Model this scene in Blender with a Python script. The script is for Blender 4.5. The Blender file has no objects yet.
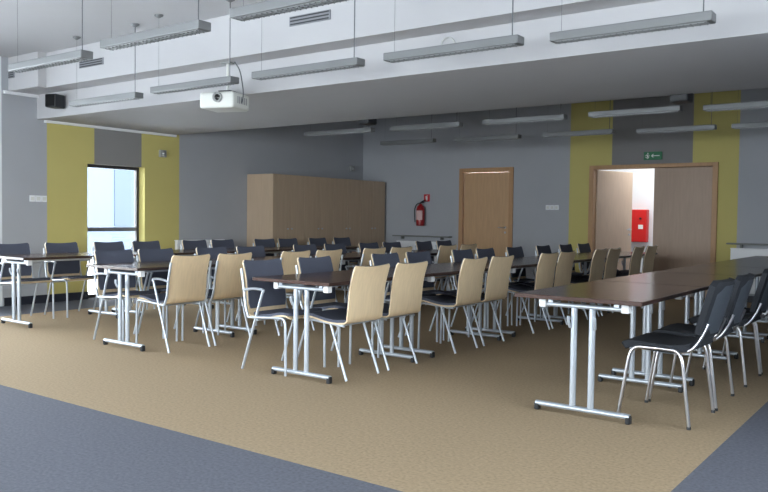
import bpy, bmesh, math, random
from mathutils import Vector, Matrix
random.seed(4)
PI = math.pi
scn = bpy.context.scene
COL = scn.collection

# ------------------------------------------------------------------ helpers
def srgb(r, g, b):
    f = lambda c: (c/255/12.92) if c/255 <= .04045 else ((c/255+.055)/1.055)**2.4
    return (f(r), f(g), f(b), 1)

def mat(name, col, rough=.6, metal=0, spec=.5, noise=None, bump=None, coat=0):
    m = bpy.data.materials.new(name); m.use_nodes = True
    nt = m.node_tree; b = nt.nodes['Principled BSDF']
    b.inputs['Base Color'].default_value = col
    b.inputs['Roughness'].default_value = rough
    b.inputs['Metallic'].default_value = metal
    b.inputs['Specular IOR Level'].default_value = spec
    b.inputs['Coat Weight'].default_value = coat
    tc = nt.nodes.new('ShaderNodeTexCoord'); mp = nt.nodes.new('ShaderNodeMapping')
    nt.links.new(tc.outputs['Object'], mp.inputs['Vector'])
    if noise:
        sc, amt, stretch = noise
        mp.inputs['Scale'].default_value = stretch
        n = nt.nodes.new('ShaderNodeTexNoise'); n.inputs['Scale'].default_value = sc
        n.inputs['Detail'].default_value = 5
        nt.links.new(mp.outputs['Vector'], n.inputs['Vector'])
        r = nt.nodes.new('ShaderNodeMapRange')
        r.inputs['From Min'].default_value = .3; r.inputs['From Max'].default_value = .7
        r.inputs['To Min'].default_value = 1-amt; r.inputs['To Max'].default_value = 1+amt
        nt.links.new(n.outputs['Fac'], r.inputs['Value'])
        v = nt.nodes.new('ShaderNodeVectorMath'); v.operation = 'SCALE'
        v.inputs[0].default_value = col[:3]
        nt.links.new(r.outputs['Result'], v.inputs['Scale'])
        nt.links.new(v.outputs['Vector'], b.inputs['Base Color'])
        if bump:
            bp = nt.nodes.new('ShaderNodeBump'); bp.inputs['Strength'].default_value = bump
            bp.inputs['Distance'].default_value = .004
            nt.links.new(n.outputs['Fac'], bp.inputs['Height'])
            nt.links.new(bp.outputs['Normal'], b.inputs['Normal'])
    return m

def glass_mat():
    m = bpy.data.materials.new('window glass'); m.use_nodes = True
    nt = m.node_tree; nt.nodes.clear()
    o = nt.nodes.new('ShaderNodeOutputMaterial'); mx = nt.nodes.new('ShaderNodeMixShader')
    t = nt.nodes.new('ShaderNodeBsdfTransparent'); g = nt.nodes.new('ShaderNodeBsdfGlossy')
    g.inputs['Roughness'].default_value = .02
    t.inputs['Color'].default_value = (.93, .96, .97, 1)
    f = nt.nodes.new('ShaderNodeFresnel'); f.inputs['IOR'].default_value = 1.45
    nt.links.new(f.outputs['Fac'], mx.inputs[0]); nt.links.new(t.outputs[0], mx.inputs[1])
    nt.links.new(g.outputs[0], mx.inputs[2]); nt.links.new(mx.outputs[0], o.inputs['Surface'])
    return m

def emit(name, col, s):
    m = bpy.data.materials.new(name); m.use_nodes = True
    b = m.node_tree.nodes['Principled BSDF']
    b.inputs['Base Color'].default_value = col
    b.inputs['Emission Color'].default_value = col
    b.inputs['Emission Strength'].default_value = s
    return m

M = dict(
 tan=mat('tan carpet', srgb(158,140,115), .95, spec=.1, noise=(55, .16, (1,1,1)), bump=.5),
 tan2=mat('grey carpet', srgb(99,102,112), .95, spec=.1, noise=(55, .18, (1,1,1)), bump=.5),
 grey=mat('grey wall paint', srgb(168,171,177), .85, spec=.2, noise=(2, .02, (1,1,1))),
 dgrey=mat('darker grey wall paint', srgb(136,135,136), .85, spec=.2, noise=(2, .02, (1,1,1))),
 yellow=mat('yellow wall paint', srgb(194,184,118), .85, spec=.2, noise=(2, .02, (1,1,1))),
 white=mat('white ceiling paint', srgb(184,184,187), .9, spec=.2, noise=(1.5, .015, (1,1,1))),
 white2=mat('white gloss enamel', srgb(232,234,238), .4),
 wwall=mat('white wall paint', srgb(225,229,234), .8),
 base=mat('dark skirting', srgb(34,38,50), .5),
 door=mat('beech veneer door', srgb(192,156,118), .45, noise=(9, .07, (4,4,.35))),
 door2=mat('brown beech veneer', srgb(166,141,121), .45, noise=(9, .06, (4,4,.35))),
 leaf=mat('pale beech veneer', srgb(214,190,168), .45, noise=(9, .05, (4,4,.35))),
 frame=mat('oak door frame', srgb(178,138,98), .5, noise=(9, .08, (4,4,.4))),
 cab=mat('cabinet veneer', srgb(184,163,140), .5, noise=(7, .06, (3,3,.3))),
 ply=mat('beech plywood', srgb(222,200,166), .38, noise=(8, .06, (5,5,.5)), coat=.15),
 pad=mat('charcoal blue upholstery', srgb(84,88,102), .85, spec=.25, noise=(240, .15, (1,1,1)), bump=.3),
 black=mat('black upholstery', srgb(38,41,47), .8, spec=.3, noise=(240, .15, (1,1,1)), bump=.3),
 plast=mat('black plastic', srgb(34,37,42), .45),
 bshell=mat('dark grey plastic shell', srgb(66,72,80), .35),
 silver=mat('silver painted steel', srgb(190,198,208), .35, metal=.55),
 chrome=mat('chrome steel', srgb(205,205,210), .28, metal=1),
 table=mat('wenge laminate', srgb(72,52,46), .2, spec=.55, noise=(12, .16, (5,.5,5))),
 edge=mat('wenge table edging', srgb(52,36,32), .4),
 lamp=mat('grey aluminium luminaire', srgb(116,118,120), .45, metal=.35),
 louv=mat('pale louvre', srgb(150,153,155), .35, metal=.3),
 cable=mat('grey cable', srgb(95,98,102), .6),
 vent=mat('grey vent grille', srgb(128,130,136), .6),
 ventd=mat('dark vent slot', srgb(60,62,66), .8),
 red=mat('red enamel', srgb(205,30,32), .4),
 dred=mat('extinguisher red', srgb(150,20,28), .3),
 sign=mat('red sign', srgb(190,30,40), .5),
 paper=mat('white print', srgb(235,235,235), .6),
 pinkl=mat('pale label', srgb(214,180,180), .6),
 green=mat('green sign face', srgb(26,112,72), .5),
 proj=mat('white plastic casing', srgb(214,216,212), .45),
 gp=mat('grey plastic', srgb(150,152,152), .5),
 lens=mat('dark lens', srgb(10,10,12), .08),
 wframe=mat('dark window frame', srgb(58,56,60), .45),
 mull=mat('grey window bar', srgb(110,112,122), .5),
 ground=mat('pale paving', srgb(205,208,212), .9, noise=(3,.05,(1,1,1))),
 facade=mat('pale outdoor facade', srgb(66,76,90), .9),
 facade2=mat('blue grey outdoor facade', srgb(48,58,72), .8),
 sill=mat('grey shelf board', srgb(120,122,120), .6),
)
M['glass'] = glass_mat()

class B:
    def __init__(s): s.bm = bmesh.new()
    def box(s, x0, x1, y0, y1, z0, z1, mi=0, mtx=None):
        v = [s.bm.verts.new((x, y, z)) for x in (x0, x1) for y in (y0, y1) for z in (z0, z1)]
        if mtx:
            for q in v: q.co = mtx @ q.co
        for f in ((0,1,3,2),(4,6,7,5),(0,4,5,1),(2,3,7,6),(0,2,6,4),(1,5,7,3)):
            s.bm.faces.new([v[i] for i in f]).material_index = mi
        return s
    def tube(s, pts, r, n=8, mi=0, fil=0, flat=1.0):
        pts = [Vector(p) for p in pts]
        if fil:
            out = [pts[0]]
            for a, b, c in zip(pts, pts[1:], pts[2:]):
                d1 = min(fil, (a-b).length*.49); d2 = min(fil, (c-b).length*.49)
                p, q = b+(a-b).normalized()*d1, b+(c-b).normalized()*d2
                for k in range(6):
                    t = k/5; out.append(p*(1-t)**2+b*2*t*(1-t)+q*t*t)
            out.append(pts[-1]); pts = out
        rings = []; up = None
        for i, p in enumerate(pts):
            d = (pts[min(i+1, len(pts)-1)]-pts[max(i-1, 0)]).normalized()
            if up is None:
                up = Vector((0,0,1)) if abs(d.z) < .9 else Vector((1,0,0))
            x = d.cross(up).normalized(); up = x.cross(d).normalized()
            rings.append([s.bm.verts.new(p+x*math.cos(2*PI*k/n)*r+up*math.sin(2*PI*k/n)*r*flat) for k in range(n)])
        for a, b in zip(rings, rings[1:]):
            for k in range(n):
                f = s.bm.faces.new((a[k], a[(k+1)%n], b[(k+1)%n], b[k])); f.smooth = True; f.material_index = mi
        s.bm.faces.new(rings[0][::-1]).material_index = mi; s.bm.faces.new(rings[-1]).material_index = mi
        return s
    def lathe(s, prof, c, axis=(0,0,1), n=20, mi=0):
        q = Vector((0,0,1)).rotation_difference(Vector(axis)); c = Vector(c); rings = []
        for r, z in prof:
            rings.append([s.bm.verts.new(c+q @ Vector((max(r,.0005)*math.cos(2*PI*k/n), max(r,.0005)*math.sin(2*PI*k/n), z))) for k in range(n)])
        for a, b in zip(rings, rings[1:]):
            for k in range(n):
                f = s.bm.faces.new((a[k], a[(k+1)%n], b[(k+1)%n], b[k])); f.smooth = True; f.material_index = mi
        s.bm.faces.new(rings[0][::-1]).material_index = mi; s.bm.faces.new(rings[-1]).material_index = mi
        return s
    def slab(s, prof, thick, hw, dip=0, rnd=.03, cols=10, curve=0, off=0, mi=0):
        """bent sheet: profile (x,z) list swept across y, offset along its normal"""
        P = [Vector((x, 0, z)) for x, z in prof]; N = []
        for i in range(len(P)):
            d = (P[min(i+1, len(P)-1)]-P[max(i-1, 0)]).normalized(); N.append(Vector((-d.z, 0, d.x)))
        L = [0]
        for a, b in zip(P, P[1:]): L.append(L[-1]+(b-a).length)
        g = []
        for side in (off, off+thick):
            rows = []
            for i in range(len(P)):
                e = min(L[i], L[-1]-L[i]); w = hw
                if e < rnd: w = hw-rnd+math.sqrt(max(0, rnd*rnd-(rnd-e)**2))
                row = []
                for k in range(cols+1):
                    t = k/cols*2-1
                    q = P[i]+N[i]*side; q.y = t*w
                    if i < 3 and dip: q.z -= dip*(1-t*t)*(1-i/3)
                    if curve: q -= Vector((curve*t*t*-1 if L[i] < .4 else 0, 0, 0))
                    row.append(s.bm.verts.new(q))
                rows.append(row)
            g.append(rows)
        a, b = g; n = len(P)
        def F(*v):
            f = s.bm.faces.new(v); f.smooth = True; f.material_index = mi
        for i in range(n-1):
            for k in range(cols):
                F(a[i][k], a[i][k+1], a[i+1][k+1], a[i+1][k]); F(b[i][k], b[i+1][k], b[i+1][k+1], b[i][k+1])
            F(a[i][0], a[i+1][0], b[i+1][0], b[i][0]); F(a[i][-1], b[i][-1], b[i+1][-1], a[i+1][-1])
        for k in range(cols):
            F(a[0][k], b[0][k], b[0][k+1], a[0][k+1]); F(a[-1][k], a[-1][k+1], b[-1][k+1], b[-1][k])
        return s
    def make(s, name, mats, parent=None, bevel=0, loc=None, sharp=False):
        bmesh.ops.recalc_face_normals(s.bm, faces=s.bm.faces)
        me = bpy.data.meshes.new(name); s.bm.to_mesh(me); s.bm.free()
        for m in (mats if isinstance(mats, (list, tuple)) else [mats]): me.materials.append(m)
        o = bpy.data.objects.new(name, me); COL.objects.link(o)
        if parent: o.parent = parent
        if loc: o.location = loc
        if bevel:
            md = o.modifiers.new('bevel', 'BEVEL'); md.width = bevel; md.segments = 2; md.limit_method = 'ANGLE'
        elif any(p.use_smooth for p in me.polygons):
            for p in me.polygons: pass
            me.set_sharp_from_angle(angle=math.radians(50))
        return o

def tag(o, label, cat, group=None):
    o['label'] = label; o['category'] = cat
    if group: o['group'] = group
    return o
def thing(name, label, cat, loc=(0,0,0), rz=0, group=None):
    o = bpy.data.objects.new(name, None); COL.objects.link(o); o.empty_display_size = .1
    o.location = loc; o.rotation_euler = (0, 0, rz)
    return tag(o, label, cat, group)
def struct(o): o['kind'] = 'structure'; return o
def dup(o, parent=None):
    c = o.copy(); COL.objects.link(c)
    if parent: c.parent = parent
    for ch in list(o.children): dup(ch, c)
    return c
ORD = ['nearest','second','third','fourth','fifth','sixth','seventh','eighth','ninth','farthest']

# ------------------------------------------------------------------ room
XL, YB, XR, YF, ZC = -9.96, 12.81, 1.5, -2.6, 3.22
# floor: grey carpet with a tan field
b = B()
def fquad(x0, x1, y0, y1, mi):
    b.box(x0, x1, y0, y1, -.1, 0, mi)
fquad(-9.0, -1.0, 2.82, 12.81, 0)
fquad(XL-.25, -9.0, YF, 15.2, 1); fquad(-9.0, XR+.25, YF, 2.82, 1); fquad(-1.0, XR+.25, 2.82, 15.2, 1)
fquad(-9.0, -1.0, 12.81, 15.2, 1)
struct(b.make('floor', [M['tan'], M['tan2']]))

# ceiling with its dropped beam
b = B()
b.box(XL-.25, XR+.25, YF, YB+.2, ZC, ZC+.15)
b.box(XL, XR, 5.70, 7.98, 2.47, ZC)
b.box(XL, XR, 5.42, 5.70, 2.79, ZC)
b.box(XL, -9.25, 5.31, 5.42, 2.79, ZC)
struct(b.make('ceiling', [M['white']]))

# left wall: (y0,y1,material) strips
b = B(); T = .25
def wl(y0, y1, z0, z1, mi): b.box(XL-T, XL, y0, y1, z0, z1, mi)
G, DG, Y, W = 0, 1, 2, 3
wl(YF, -2.0, 0, ZC, G); wl(-2.0, 5.0, 0, .35, G); wl(-2.0, 5.0, 2.6, ZC, G); wl(5.0, 5.22, 0, ZC, W)
wl(5.22, 5.84, 0, ZC, G); wl(5.84, 6.45, 0, ZC, Y)
wl(6.45, 6.56, 1.93, ZC, Y); wl(6.56, 7.36, 1.93, ZC, DG); wl(7.36, 7.42, 1.93, ZC, Y)
wl(7.42, 8.07, 0, ZC, Y); wl(8.07, YB+.2, 0, ZC, G)
struct(b.make('wall_left', [M['grey'], M['dgrey'], M['yellow'], M['wwall']]))

# back wall
b = B()
def wb(x0, x1, z0, z1, mi): b.box(x0, x1, YB, YB+.2, z0, z1, mi)
wb(XL-.25, -7.56, 0, ZC, G); wb(-7.56, -6.57, 2.09, ZC, G); wb(-6.57, -5.43, 0, ZC, G)
wb(-5.43, -5.0, 0, ZC, Y); wb(-5.0, -4.69, 2.09, ZC, Y); wb(-4.69, -3.39, 2.09, ZC, DG)
wb(-3.39, -3.07, 2.09, ZC, Y); wb(-3.07, -2.71, 0, ZC, Y); wb(-2.71, XR+.25, 0, ZC, G)
struct(b.make('wall_back', [M['grey'], M['dgrey'], M['yellow']]))

# right wall with three windows (beside the frame), wall behind the camera
b = B(); RW = [(-1.0, 1.6), (2.6, 4.6)]
ys = YF
for y0, y1 in RW:
    b.box(XR, XR+.25, ys, y0, 0, ZC); b.box(XR, XR+.25, y0, y1, 0, .9); b.box(XR, XR+.25, y0, y1, 2.3, ZC); ys = y1
b.box(XR, XR+.25, ys, YB+.2, 0, ZC)
struct(b.make('wall_right', [M['grey']]))
b = B(); FW = [(-8.6, -5.4), (-4.2, -1.0)]; xs = XL-.25
for x0, x1 in FW:
    b.box(xs, x0, YF-.2, YF, 0, ZC); b.box(x0, x1, YF-.2, YF, 0, .6); b.box(x0, x1, YF-.2, YF, 2.7, ZC); xs = x1
b.box(xs, XR+.25, YF-.2, YF, 0, ZC)
struct(b.make('wall_front', [M['grey']]))

def window(name, side, y0, y1, z0, z1, mull_y=(), mull_z=(), fm='wframe', mm='mull', xf=None, fw=.045):
    s = -1 if side == 'L' else 1
    xf = xf if xf is not None else (XL-.2 if s < 0 else XR+.15)
    a, c = xf, xf+.06
    f = B()
    f.box(a, c, y0, y0+fw, z0, z1); f.box(a, c, y1-fw, y1, z0, z1)
    f.box(a, c, y0+fw, y1-fw, z1-fw, z1); f.box(a, c, y0+fw, y1-fw, z0, z0+fw)
    w = struct(f.make(name, M[fm], bevel=.004))
    m = B()
    for y in mull_y: m.box(a+.01, c-.01, y-.03, y+.03, z0+fw, z1-fw)
    for z in mull_z: m.box(a+.008, c-.008, y0+fw, y1-fw, z-.03, z+.03)
    if mull_y or mull_z: m.make('glazing_bar', M[mm], w)
    B().box(a+.026, a+.032, y0+fw, y1-fw, z0+fw, z1-fw).make('pane', M['glass'], w)
    return w
window('window_1', 'L', 6.45, 7.42, 0, 1.93, mull_z=(.99,))
window('window_2', 'L', -2.0, 5.0, .35, 2.6, mull_y=(-.8, .4, 1.6, 2.8, 4.0), mull_z=(1.1,), fm='white2', mm='white2')
for i, (y0, y1) in enumerate(RW):
    window('window_%d' % (3+i), 'R', y0, y1, .9, 2.3, mull_y=((y0+y1)/2,), fm='white2', mm='white2')

for i, (x0, x1) in enumerate(FW):
    f = B(); y0, y1 = YF-.15, YF-.09
    f.box(x0, x0+.05, y0, y1, .6, 2.7); f.box(x1-.05, x1, y0, y1, .6, 2.7)
    f.box(x0+.05, x1-.05, y0, y1, 2.65, 2.7); f.box(x0+.05, x1-.05, y0, y1, .6, .65)
    wdw = struct(f.make('window_%d' % (5+i), M['white2'], bevel=.004))
    B().box((x0+x1)/2-.03, (x0+x1)/2+.03, y0+.01, y1-.01, .65, 2.65).make('glazing_bar', M['white2'], wdw)
    B().box(x0+.05, x1-.05, y0+.026, y0+.032, .65, 2.65).make('pane', M['glass'], wdw)

# trims
struct(B().box(XL, XL+.02, 5.24, 6.45, 0, .11).make('baseboard_left', M['base']))
struct(B().box(XL, XL+.02, 7.42, 9.5, 0, .11).make('baseboard_left', M['base']))
b = B(); b.box(XL, -7.64, YB-.02, YB, 0, .1); b.box(-6.49, -5.08, YB-.02, YB, 0, .1); b.box(-2.99, XR, YB-.02, YB, 0, .1)
struct(b.make('baseboard_back', M['base']))
struct(B().box(XL, XL+.05, 5.80, 7.98, 2.435, 2.469).make('trim_1', M['white2']))
struct(B().box(XL, XL+.04, 5.24, 5.70, 2.75, 2.789).make('trim_2', M['white2']))

# corridor behind the double door
b = B()
b.box(-6.2, -2.6, 15.0, 15.2, 0, 2.9); b.box(-6.4, -6.2, YB+.2, 15.2, 0, 2.9); b.box(-2.6, -2.4, YB+.2, 15.2, 0, 2.9)
b.box(-4.02, -3.9, YB+.45, 15.0, 0, 2.9)
struct(b.make('wall_corridor', M['wwall']))
struct(B().box(-6.4, -2.4, YB+.2, 15.2, 2.6, 2.75).make('ceiling_corridor', M['wwall']))

# doors
def handle(parent, x, y, z, dx, ny=-1, mx=None):
    h = B(); h.lathe([(.024,0),(.024,.012)], (x, y, z), (0, ny, 0), 14)
    h.tube([(x, y, z), (x, y+ny*.05, z), (x+dx*.12, y+ny*.05, z)], .009, 8, fil=.015)
    h.lathe([(.02,0),(.02,.01)], (x, y, z-.09), (0, ny, 0), 14)
    return h.make('door_handle', M['chrome'], parent)
f = B(); f.box(-7.63,-7.55,YB-.03,YB+.2,0,2.16); f.box(-6.58,-6.50,YB-.03,YB+.2,0,2.16); f.box(-7.55,-6.58,YB-.03,YB+.2,2.08,2.16)
d = struct(f.make('door_1', M['frame'], bevel=.006))
l = B().box(-7.545,-6.585,YB+.03,YB+.075,.01,2.075).make('door_leaf', M['door'], d, bevel=.003)
handle(l, -6.67, YB+.03, 1.06, -1)
f = B(); f.box(-5.07,-4.99,YB-.03,YB+.2,0,2.14); f.box(-3.08,-3.00,YB-.03,YB+.2,0,2.14); f.box(-4.99,-3.08,YB-.03,YB+.2,2.08,2.14)
d = struct(f.make('door_2', M['frame'], bevel=.006))
l = B().box(-3.99,-3.085,YB+.03,YB+.075,.01,2.075).make('door_leaf', M['door2'], d, bevel=.003)
l = B().box(0,.93,0,.045,.01,2.07)
l = l.make('door_leaf', M['leaf'], d, bevel=.003); l.location = (-4.97, YB+.1, 0); l.rotation_euler = (0,0,math.radians(70.5))
l['label'] = 'pale door leaf standing open into the bright corridor'
handle(l, .86, 0, 1.06, -1)

# outdoors seen through the window
struct(B().box(-60, XL-.26, -30, 60, -.35, -.2).make('ground', M['ground']))
bd = thing('building', 'pale building outside, seen washed out through the narrow window', 'building', (-24, 16.4, -.199))
B().box(-4, 0, -3, 3.5, 0, 5.2).make('wall', M['facade'], bd)
B().box(-4.2, .2, -3.2, 3.7, 5.2, 5.45).make('roof', M['facade2'], bd)
for y in (-2, .2, 2.3): B().box(-.05, .03, y, y+.8, 1, 3.6).make('window', M['facade2'], bd)

# ------------------------------------------------------------------ chairs
BX = -.27     # local x of the back's top edge; the chair faces +X
SH = [(0,.862),(.006,.845),(.014,.82),(.032,.76),(.046,.70),(.055,.64),(.059,.58),(.064,.53),(.072,.485),(.083,.452),(.112,.431),
      (.18,.425),(.24,.425),(.31,.432),(.38,.445),(.44,.455),(.485,.455),(.51,.448),(.523,.437)]
def PX(l): return [(x+BX, z) for x, z in l]
def leg(path, parent, m, r=.0105, glide=True):
    o = B().tube(path, r, 8, fil=.04).make('leg', M[m], parent)
    if glide and m != 'silver':
        x, y, z = path[-1]
        B().lathe([(r+.0015, 0), (r+.0015, .014), (r, .018)], (x, y, 0), n=10).make('foot_glide', M['plast'], o)
    return o
def conference_chair(arms):
    t = thing('armchair' if arms else 'conference_chair', '', 'chair')
    B().slab(PX(SH), .011, .212, dip=.012, curve=.010, rnd=.014).make('plywood_shell', M['ply'], t)
    B().slab(PX(SH[0:9]), .009, .207, dip=.012, rnd=.014, curve=.010, off=.011).make('back_pad', M['pad'], t)
    B().slab(PX(SH[10:18]), .02, .207, rnd=.03, off=.011).make('seat_pad', M['pad'], t)
    yo = .226 if arms else .19
    for s in (-1, 1):
        y = s*yo
        if arms:
            leg([(.105+BX, y, .425), (.485+BX, y, .447), (.50+BX, y, .39), (.505+BX, y, .012)], t, 'silver')
            leg([(.262+BX, y, .640), (.04+BX, y, .012)], t, 'silver')
            a = B().tube([(.02+BX, y*.985, .80), (.05+BX, y, .66), (.072+BX, y, .50), (.105+BX, y, .425)], .0105, 8, fil=.03).make('back_tube', M['silver'], t)
            a = B().tube([(.05+BX, y, .635), (.16+BX, y*1.02, .652), (.27+BX, y, .648), (.262+BX, y, .628)], .014, 8, fil=.03, flat=.8).make('armrest', M['silver'], t)
        else:
            leg([(.13+BX, y, .414), (.48+BX, y, .438), (.495+BX, y, .39), (.50+BX, y, .012)], t, 'silver')
            leg([(.26+BX, y, .418), (.10+BX, y*1.02, .012)], t, 'silver')
    for x, z in ((.2, .41), (.42, .432)):
        B().tube([(x+BX, -yo, z), (x+BX, yo, z)], .009, 8).make('cross_bar', M['silver'], t)
    return t
def stacking_chair():
    t = thing('stacking_chair', '', 'chair')
    # local: faces +X, rear feet x=-.20, front feet x=.20
    sp = [(-.2,.492),(-.16,.474),(-.08,.462),(0,.46),(.1,.468),(.17,.47),(.215,.458),(.235,.44)]
    B().slab(sp, .045, .225, rnd=.05, off=-.03).make('seat', M['black'], t)
    bp = [(-.335,.87),(-.328,.845),(-.315,.80),(-.295,.73),(-.275,.66),(-.258,.60),(-.25,.555),(-.247,.535)]
    B().slab(bp, .035, .225, rnd=.045, curve=.03, off=-.02).make('backrest', M['black'], t)
    B().slab(bp[1:-1], .006, .2, rnd=.04, curve=.03, off=-.025).make('back_shell', M['bshell'], t)
    for s in (-1, 1):
        y = s*.262
        leg([(0, y-s*.03, .452), (.14, y-s*.02, .452), (.165, y-s*.01, .40), (.225, y, .012)], t, 'chrome', .011)
        leg([(0, y-s*.03, .452), (-.12, y-s*.02, .452), (-.15, y-s*.01, .40), (-.20, y, .012)], t, 'chrome', .011)
        B().tube([(.1, s*.215, .44), (-.17, s*.215, .44), (-.225, s*.205, .50), (-.262, s*.195, .58), (-.275, s*.19, .62)], .0095, 8, fil=.06).make('back_support', M['chrome'], t)
    for x in (-.12, .14):
        B().tube([(x, -.24, .435), (x, .24, .435)], .009, 8).make('cross_bar', M['chrome'], t)
    return t

protoA, protoN, protoS = conference_chair(True), conference_chair(False), stacking_chair()
used = set()
def put(proto, x, y, rz, label, group):
    o = proto if proto.name not in used else dup(proto)
    used.add(proto.name)
    o.location = (x, y, 0); o.rotation_euler = (0, 0, rz); tag(o, label, 'chair', group); return o
SPANS = dict(c=[(4.46,5.83),(5.84,7.27),(7.28,8.74),(8.75,10.25),(10.26,11.82)],
             b=[(4.19,5.55),(5.56,7.10),(7.11,8.63),(8.64,10.14),(10.15,11.66)],
             a=[(4.17,5.50),(5.51,6.90),(6.91,8.35),(8.36,9.84)],
             z=[(4.29,5.62),(5.63,7.0),(7.01,8.44),(8.45,9.92)])
def clear_of_bars(y, sp, hw):
    bars = [(a+c)/2+s*.545*(c-a)/1.36 for a, c in SPANS[sp] for s in (-1, 1)]
    for d in sorted([k*.006 for k in range(-14, 15)], key=abs):
        if all(abs(y+d+.212+s*hw-q) > .044 for q in bars for s in (-1, 1)): return y+d
    return y
def row(proto, xf, ys, face, labels, group, sp):
    for i, y in enumerate(ys):
        y = clear_of_bars(y, sp, .226 if proto is protoA else .19)
        xb = xf(y); x = xb-BX if face > 0 else xb+BX
        put(proto, x, y+.212, (0 if face > 0 else PI)+math.radians(random.uniform(-1.2, 1.2)), labels(i, len(ys)), group)
def nth(i, n): return 'farthest' if i == n-1 else ORD[i]

row(protoN, lambda y: -3.47, [4.41,4.94,5.95,6.48,7.55,8.03,9.03,9.52,10.46,11.03], -1,
    lambda i, n: 'armless plywood-backed chair, %s from the camera along right side of the centre tables' % ('nearest' if i == 0 else nth(i, n)),
    'armless plywood chairs on the right of the centre tables', 'b')
row(protoA, lambda y: -4.55, [4.33,4.97,5.97,6.53,7.45,8.01,8.8,9.61,10.34,11.06], 1,
    lambda i, n: 'charcoal-padded armchair facing right, %s along left side of the centre tables' % nth(i, n),
    'charcoal armchairs on the left of the centre tables', 'b')
row(protoA, lambda y: -5.46+.02*(y-4.4), [4.37,4.92,5.70,6.22,7.01,7.55,8.58,9.11], -1,
    lambda i, n: 'plywood-backed armchair facing left, %s on right side of the second table row' % nth(i, n),
    'plywood-backed armchairs on the right of the second table row', 'a')
row(protoA, lambda y: -6.69+.02*(y-4.4), [4.39,4.91,5.66,6.19,7.11,7.69,8.40,8.93,9.71,10.31], 1,
    lambda i, n: 'charcoal-padded armchair facing right, %s on left side of the second table row' % nth(i, n),
    'charcoal armchairs on the left of the second table row', 'a')
row(protoA, lambda y: -8.79+.04*(y-4.4), [4.49,5.06,5.78,6.28,7.07,7.57,8.39,8.89,9.58,10.18], 1,
    lambda i, n: 'dark-backed armchair by the window wall, %s along the leftmost table row' % nth(i, n),
    'dark armchairs along the window-side table row', 'z')
for i, y in enumerate([4.70, 5.28, 6.19, 6.79]):
    put(protoS, -1.42, y+.265, PI+math.radians([-1, 1.5, 0, -1][i]),
        'black fabric chrome-legged stacking chair, %s at the right-hand table row' % ['nearest','second','third','fourth'][i],
        'black stacking chairs on the right')

# ------------------------------------------------------------------ tables
def make_table(w=.76, L=1.36, zt=.75):
    t = thing('folding_table', '', 'table')
    B().box(-w/2, w/2, -L/2, L/2, zt-.026, zt).make('tabletop', M['table'], t, bevel=.004)
    for s in (-1, 1):
        e = B(); e.box(min(s*(w/2), s*(w/2+.002)), max(s*(w/2), s*(w/2+.002)), -L/2, L/2, zt-.024, zt-.003)
        e.make('edging', M['edge'], t)
    for x in (-.2, .2):
        B().box(x-.015, x+.015, -L/2+.12, L/2-.12, zt-.056, zt-.026).make('rail', M['silver'], t)
    for s in (-1, 1):
        y = s*(L/2-.135)
        l = B(); l.tube([(-.285, y, .044), (.285, y, .044)], .021, 10, flat=.8)
        foot = l.make('foot_bar', M['silver'], t)
        for q in (-1, 1):
            B().box(min(q*.262,q*.293), max(q*.262,q*.293), y-.020, y+.020, .0, .05).make('foot_cap', M['plast'], foot, bevel=.008)
        for q in (-1, 1):
            leg_ = B().tube([(q*.055, y, .058), (q*.055, y, zt-.078)], .019, 10).make('leg', M['silver'], t)
            B().tube([(q*.075-.0, y-.012, zt-.20), (q*.08, y-.03, zt-.16), (q*.078, y-.03, zt-.13)], .010, 8).make('lever', M['silver'], leg_)
        l = B(); l.tube([(-.25, y, zt-.068), (.25, y, zt-.068)], .015, 8)
        bar = l.make('crossbar', M['silver'], t)
        for q in (-1, 1):
            B().box(q*.25-.022, q*.25+.022, y-.02, y+.03, zt-.088, zt-.027).make('bracket', M['white2'], bar, bevel=.004)
    return t
pt = make_table(); first = True
def tables(xf, spans, who, group):
    global first
    for i, (a, c) in enumerate(spans):
        o = pt if first else dup(pt); first = False
        y = (a+c)/2
        o.location = (xf(y), y, 0); o.scale = (1.06 if xf(0) > -2 else 1, (c-a)/1.36, 1)
        tag(o, 'dark brown topped folding table, %s in the %s' % (ORD[i] if i < len(spans)-1 else 'farthest', who), 'table', group)
tables(lambda y: -1.84, SPANS['c'], 'right-hand row beside black stacking chairs', 'tables of the right-hand row')
tables(lambda y: -3.93, SPANS['b'], 'centre row between plywood chairs and armchairs', 'tables of the centre row')
tables(lambda y: -6.09+.02*(y-4.3), SPANS['a'], 'second row from the windows', 'tables of the second row')
tables(lambda y: -8.18+.05*(y-4.3), SPANS['z'], 'leftmost row by the window wall', 'tables of the leftmost row')

# ------------------------------------------------------------------ luminaires
def luminaire(zt=2.5):
    t = thing('pendant_light', '', 'light')
    h = B(); h.box(-.5, .5, -.055, .055, zt-.06, zt, 0)
    h = h.make('housing', M['lamp'], t, bevel=.006)
    l = B(); l.box(-.47, .47, -.038, .038, zt-.063, zt-.059, 0)
    l = l.make('louvre', M['louv'], t)
    s = B()
    for k in range(24): s.box(-.465+k*.04, -.462+k*.04, -.037, .037, zt-.068, zt-.063)
    for y in (-.015, .015): s.box(-.468, .468, y-.003, y+.003, zt-.069, zt-.063)
    s.make('louvre_blade', M['lamp'], l)
    for x, cr in ((-.44, .0012), (.44, .004)):
        c = B().tube([(x, 0, zt), (x, 0, ZC)], cr, 6).make('suspension_cable', M['cable'], t)
        B().lathe([(.012, -.03), (.04, -.012), (.042, 0)], (x, 0, ZC), n=14).make('ceiling_cap', M['lamp'], c)
    return t
pl = luminaire(); fl = True
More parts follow.
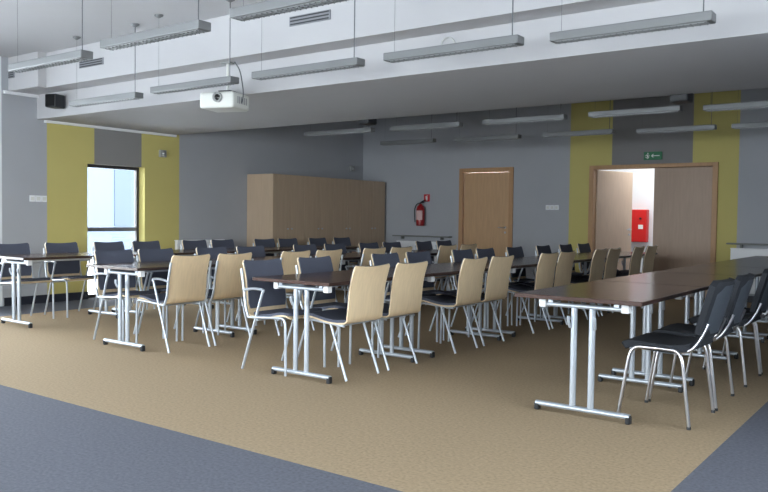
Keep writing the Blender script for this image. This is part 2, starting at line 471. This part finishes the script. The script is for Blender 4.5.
LR = [([(-6.66,-5.56,3.60),(-5.15,-4.05,3.49),(-3.68,-2.6,3.42)], 'front row above the camera side'),
      ([(-8.2,-6.98,5.13),(-6.6,-5.42,5.03),(-5.12,-3.92,5.0),(-3.66,-2.5,5.0),(-2.3,-1.24,5.08)], 'row hanging before the dropped beam'),
      ([(-8.04,-6.77,8.93),(-6.49,-5.36,9.01),(-5.0,-3.88,9.0),(-3.57,-2.51,8.98),(-2.3,-1.2,9.1)], 'upper visible row beyond the beam'),
      ([(-7.89,-6.83,10.66),(-6.51,-5.38,10.78),(-5.0,-3.93,10.79),(-3.65,-2.61,10.95),(-2.42,-1.4,11.0)], 'lower visible row near back wall')]
for xs, who in LR:
    for i, (a, c, y) in enumerate(xs):
        o = pl if fl else dup(pl); fl = False
        o.location = ((a+c)/2, y, 0); o.scale = (c-a, 1, 1)
        tag(o, 'unlit grey pendant luminaire, %s from left in the %s' % (['first','second','third','fourth','fifth'][i], who), 'light', 'pendant luminaires, '+who)

# vents in the upper face of the beam
def vent(x0, x1, z0, z1, label, y=5.42):
    t = thing('vent_grille', label, 'vent', ((x0+x1)/2, y, (z0+z1)/2), 0, 'vent grilles in the ceiling step')
    w, h = (x1-x0)/2, (z1-z0)/2
    B().box(-w, w, -.012, 0, -h, h).make('frame', M['vent'], t, bevel=.003)
    s = B(); n = 3
    for k in range(n):
        z = -h+(k+.5)*2*h/n; s.box(-w+.015, w-.015, -.016, -.012, z-.006, z+.006)
    s.make('slot', M['ventd'], t)
vent(-8.52, -8.04, 2.95, 3.03, 'slim grey vent grille in the white ceiling step, below the leftmost pendant luminaire')
vent(-5.1, -4.6, 2.99, 3.08, 'grey vent grille high in the white ceiling step, top centre-left')
vent(-9.94, -9.8, 2.95, 3.03, 'grey vent grille cut off by the left edge of the photo', 5.31)

# ------------------------------------------------------------------ cabinets
cw = (12.74-9.53)/4
for i in range(4):
    y0 = 9.53+i*cw
    t = thing('cabinet', 'beech veneer cabinet with two tall doors, %s in the bank at the left wall' % ['nearest','second','third','farthest'][i], 'cabinet',
              (XL, y0, 0), 0, 'tall cabinets on the left wall')
    B().box(.005, .61, .002, cw-.002, .0, 1.935).make('body', M['cab'], t, bevel=.002)
    for k in range(2):
        d = B().box(.61, .63, .004+k*cw/2, cw/2-.004+k*cw/2, .08, 1.93).make('door', M['cab'], t, bevel=.002)
        yy = cw/2+(-.05 if k == 0 else .05)
        B().lathe([(.006,0),(.006,.018),(.014,.02),(.014,.03),(.008,.034)], (.63, yy, 1.0), (1,0,0), 12).make('knob', M['silver'], d)

# ------------------------------------------------------------------ radiators
def radiator(x0, x1, label, face='B', z1=.76):
    L = x1-x0
    t = thing('radiator', label, 'radiator', (x0, YB-.003, 0) if face == 'B' else (XL, x0, 0), 0 if face == 'B' else PI/2, 'white wall radiators')
    s = 1
    b = B(); b.box(0, L, -.11, -.04, .14, z1-.012); b = b.make('panel', M['white2'], t, bevel=.008)
    g = B(); n = int(L/.035)
    for k in range(n): g.box(.02+k*.035, .035+k*.035, -.114, -.11, .18, z1-.06)
    g.make('panel_rib', M['white2'], b)
    g = B(); g.box(-.005, L+.005, -.115, -.035, z1-.012, z1)
    g.make('top_grille', M['white2'], t)
    g = B()
    for xx in (.15, L-.15): g.box(xx-.02, xx+.02, -.045, 0, .2, z1-.1)
    g.make('wall_bracket', M['white2'], t)
    g = B(); g.tube([(L, -.075, .2), (L+.05, -.075, .2), (L+.05, -.075, .0)], .01, 8, fil=.02); g.lathe([(.02,0),(.022,.05),(.016,.06)], (L+.05, -.075, .2), (0,0,1), 12)
    g.make('valve', M['white2'], t)
    return t
radiator(-9.0, -7.86, 'white panel radiator on the back wall below the fire extinguisher')
radiator(-2.77, -1.2, 'white panel radiator on the back wall right of the double door', z1=.82)
r = radiator(7.95, 8.92, 'white radiator on the left wall just right of the narrow window', 'L', .82)
r.rotation_euler = (0, 0, PI/2); r.location = (XL+.003, 7.95, 0)
for x0, x1, z, who in ((-9.1,-7.78,.86,'left of the brown door'), (-2.83,-1.1,.885,'right of the double door')):
    t = thing('wall_shelf', 'narrow grey shelf board above the radiator %s' % who, 'shelf', (x0, YB, z), 0, 'shelf boards over the radiators')
    B().box(0, x1-x0, -.13, 0, -.012, .012).make('board', M['sill'], t, bevel=.003)
    g = B()
    for xx in (.2, x1-x0-.2): g.box(xx-.01, xx+.01, -.1, 0, -.06, -.012)
    g.make('bracket', M['sill'], t)

# ------------------------------------------------------------------ fire extinguisher and signs
t = thing('fire_extinguisher', 'red fire extinguisher with pale label hung on the grey back wall', 'fire extinguisher', (-8.45, YB-.1, 1.06))
B().lathe([(.05,0),(.082,.006),(.085,.03),(.085,.33),(.07,.38),(.03,.41),(.026,.43)], (0,0,0)).make('cylinder', M['dred'], t)
B().lathe([(.0875,.03),(.0875,.035)], (0,0,0)).make('base_ring', M['plast'], t)
lb = B(); n = 10
vs = [[lb.bm.verts.new((.0865*math.cos(a), .0865*math.sin(a), z)) for z in (.12,.30)] for a in [math.radians(-150+k*12) for k in range(n+1)]]
for a, c in zip(vs, vs[1:]): lb.bm.faces.new((a[0], c[0], c[1], a[1]))
lb.make('label', M['pinkl'], t)
B().tube([(0,0,.43),(0,0,.46),(.10,-.01,.50)], .012, 8, fil=.01).tube([(0,0,.455),(.09,-.01,.46)], .008, 8).make('handle', M['plast'], t)
B().tube([(0,0,.45),(-.08,-.02,.43),(-.12,-.03,.33),(-.115,-.03,.15),(-.09,-.05,.08)], .011, 8, fil=.05).make('hose', M['plast'], t)
B().box(-.03,.03,.082,.099,.2,.3).make('wall_mount', M['plast'], t)
t = thing('extinguisher_sign', 'small square red sign with white extinguisher symbol above the extinguisher', 'sign', (-8.37, YB, 1.61))
B().box(-.068,.068,-.006,0,-.07,.07).make('plate', M['sign'], t)
g = B(); g.box(-.018,.018,-.008,-.006,-.05,.02); g.box(-.01,.01,-.008,-.006,.02,.04); g.box(-.002,.03,-.008,-.006,.036,.046); g.box(-.034,-.028,-.008,-.006,-.02,.03); g.box(-.034,-.005,-.008,-.006,.026,.032)
g.make('symbol', M['paper'], t)
t = thing('exit_sign', 'small green emergency exit sign with running figure and arrow above double door', 'sign', (-4.005, YB, 2.27))
B().box(-.145,.145,-.03,0,-.065,.065).make('housing', M['green'], t, bevel=.003)
g = B()
R = lambda x, z, a: Matrix.Translation((x, 0, z)) @ Matrix.Rotation(a, 4, 'Y')
def bar(cx, cz, l, w, a): g.box(-l/2, l/2, -.033, -.03, -w/2, w/2, 0, R(cx, cz, a))
bar(.045, 0, .13, .014, 0); bar(-.005, .013, .04, .012, -.7); bar(-.005, -.013, .04, .012, .7)
bar(-.085, .0, .05, .02, 1.2); bar(-.10, -.028, .04, .010, .6); bar(-.07, -.03, .04, .010, -1.0); bar(-.062, .01, .034, .008, .5); bar(-.108, .008, .03, .008, -.5)
g.lathe([(.010,0),(.010,.003)], (-.078, -.03, .04), (0,-1,0), 12)
g.make('symbol', M['paper'], t)

t = thing('hose_cabinet', 'red fire hose cabinet with white label on corridor wall beyond the open door', 'cabinet', (-4.92, 14.995, .86))
B().box(-.18,.18,-.14,0,-.05,.57).make('body', M['red'], t, bevel=.006)
d = B().box(-.17,.17,-.155,-.14,-.04,.56).make('door', M['red'], t, bevel=.004)
B().box(.03,.12,-.16,-.155,.20,.28).make('label', M['paper'], d)
B().lathe([(.02,0),(.02,.02)], (.07,-.155,.40), (0,-1,0), 12).make('knob', M['plast'], d)

# switch plates
def plates(name, label, cat, n, w, loc, rz):
    t = thing(name, label, cat, loc, rz)
    for k in range(n):
        x = (k-(n-1)/2)*w
        p = B().box(x-w/2+.003, x+w/2-.003, -.012, 0, -.042, .042).make('plate', M['white2'], t, bevel=.003)
        B().box(x-w/2+.018, x+w/2-.018, -.017, -.012, -.024, .024).make('rocker', M['proj'], p, bevel=.002)
plates('light_switch', 'row of white light switches on the back wall between the two doors', 'switch', 3, .083, (-5.74, YB, 1.43), 0)
plates('light_switch', 'three white light switches on the grey wall left of the yellow stripe', 'switch', 3, .083, (XL, 5.71, 1.41), PI/2)

# wall sensors
for y, z, who in ((7.73, 2.16, 'on the yellow stripe right of the window'), (12.42, 2.2, 'high above the cabinets near the room corner')):
    t = thing('wall_sensor', 'small grey wall sensor %s' % who, 'sensor', (XL, y, z), 0, 'small wall sensors')
    B().box(0, .05, -.06, .06, -.055, .055).make('housing', M['gp'], t, bevel=.01)
    B().lathe([(.035,0),(.03,.02),(.012,.035)], (.05,0,0), (1,0,0), 14).make('lens', M['louv'], t)

# loudspeakers
def speaker(loc, rz, label, sx=.24):
    t = thing('loudspeaker', label, 'loudspeaker', loc, rz, 'small black loudspeakers under the beam')
    B().box(-sx/2, sx/2, -.10, .09, -.085, .085).make('body', M['plast'], t, bevel=.015)
    B().box(-sx/2+.012, sx/2-.012, -.106, -.10, -.072, .072).make('grille', M['lens'], t)
    B().box(-.02, .02, .09, .12, -.02, .02).make('wall_mount', M['plast'], t)
    return t
speaker((-9.3, 5.57, 2.64), math.radians(20), 'black loudspeaker mounted in the corner above the grey left wall', .16)
speaker((-6.24, 8.10, 2.51), PI, 'black loudspeaker peeking below the beam above the cabinets', .18)
speaker((-2.27, 8.10, 2.49), PI, 'black loudspeaker peeking below the beam above the double door', .18)

# projector
t = thing('projector', 'white ceiling projector with dark lens hanging below the beam step on a pole', 'projector', (-6.1, 5.56, 2.395), math.radians(18))
b = B(); b.box(-.22,.17,-.19,.16,-.095,.07)
body = b.make('body', M['proj'], t, bevel=.025)
B().lathe([(.05,0),(.05,.03),(.042,.03),(.036,.018)], (.0,-.19,.01), (0,-1,0), 18).make('lens_ring', M['gp'], body)
B().lathe([(.036,0),(.03,.02),(.004,.03)], (.0,-.19,.01), (0,-1,0), 18).make('lens', M['lens'], body)
g = B()
for k in range(6): g.box(.165,.172,-.1+k*.035,-.085+k*.035,-.04,.03)
g.make('side_vent', M['vent'], body)
B().box(-.07,.07,-.07,.07,.065,.10).make('mount_plate', M['plast'], t, bevel=.004)
B().tube([(0,0,.10),(0,0,.394)], .014, 10).make('pole', M['proj'], t)
B().box(-.05,.05,-.05,.05,.38,.394).make('ceiling_plate', M['gp'], t)
B().tube([(.09,-.02,.39),(.17,-.05,.3),(.22,-.06,.05),(.172,-.02,-.03)], .006, 8, fil=.08).make('cable', M['cable'], t)

# coiled wire on the beam face
g = B(); pts = [(-3.52+.065*math.cos(a)*(1+.04*math.sin(3*a)), 5.675, 2.68+.065*math.sin(a)) for a in [k*2*PI/18 for k in range(37)]]
g.tube(pts, .005, 6)
tag(g.make('wire_coil', M['proj']), 'small coil of pale wire hanging on the white beam above a luminaire', 'cable')

# ------------------------------------------------------------------ light
w = bpy.data.worlds.new('overcast'); scn.world = w; w.use_nodes = True
bg = w.node_tree.nodes['Background']; bg.inputs['Color'].default_value = (.96, .98, 1, 1); bg.inputs['Strength'].default_value = 10.0
def portal(loc, rot, sx, sy):
    l = bpy.data.lights.new('daylight portal', 'AREA'); l.shape = 'RECTANGLE'; l.size = sx; l.size_y = sy
    l.cycles.is_portal = True
    o = bpy.data.objects.new('window_portal', l); COL.objects.link(o); o.location = loc; o.rotation_euler = rot
portal((XL-.24, 1.5, 1.475), (0, -PI/2, 0), 2.25, 7.0)
portal((XL-.24, 6.935, .965), (0, -PI/2, 0), 1.93, .97)
for y0, y1 in RW: portal((XR+.24, (y0+y1)/2, 1.6), (0, PI/2, 0), 1.4, y1-y0)
for x0, x1 in FW: portal(((x0+x1)/2, YF-.19, 1.65), (PI/2, 0, 0), x1-x0, 2.1)
l = bpy.data.lights.new('corridor lamp', 'AREA'); l.shape = 'RECTANGLE'; l.size = 1.6; l.size_y = .6; l.energy = 16; l.color = (1, .98, .95)
o = bpy.data.objects.new('corridor_light', l); COL.objects.link(o); o.location = (-4.7, 14.0, 2.58)

# ------------------------------------------------------------------ camera
yaw, pit, rol, F = -0.63281446, -0.03636935, 0.01269586, 780.49
f = Vector((math.sin(yaw)*math.cos(pit), math.cos(yaw)*math.cos(pit), math.sin(pit)))
r0 = Vector((math.cos(yaw), -math.sin(yaw), 0)); u0 = r0.cross(f)
r = r0*math.cos(rol)+u0*math.sin(rol); u = -r0*math.sin(rol)+u0*math.cos(rol)
cam = bpy.data.cameras.new('camera'); co = bpy.data.objects.new('camera', cam); COL.objects.link(co)
mx = Matrix((r, u, -f)).transposed().to_4x4(); mx.translation = (0, 0, 1.215)
co.matrix_world = mx
cam.sensor_width = 36; cam.lens = F*36/768; cam.clip_start = .05
scn.camera = co
vs = scn.view_settings; vs.view_transform = 'Standard'; vs.look = 'None'; vs.gamma = 1; vs.exposure = 1.08
scn.cycles.max_bounces = 10; scn.cycles.diffuse_bounces = 6
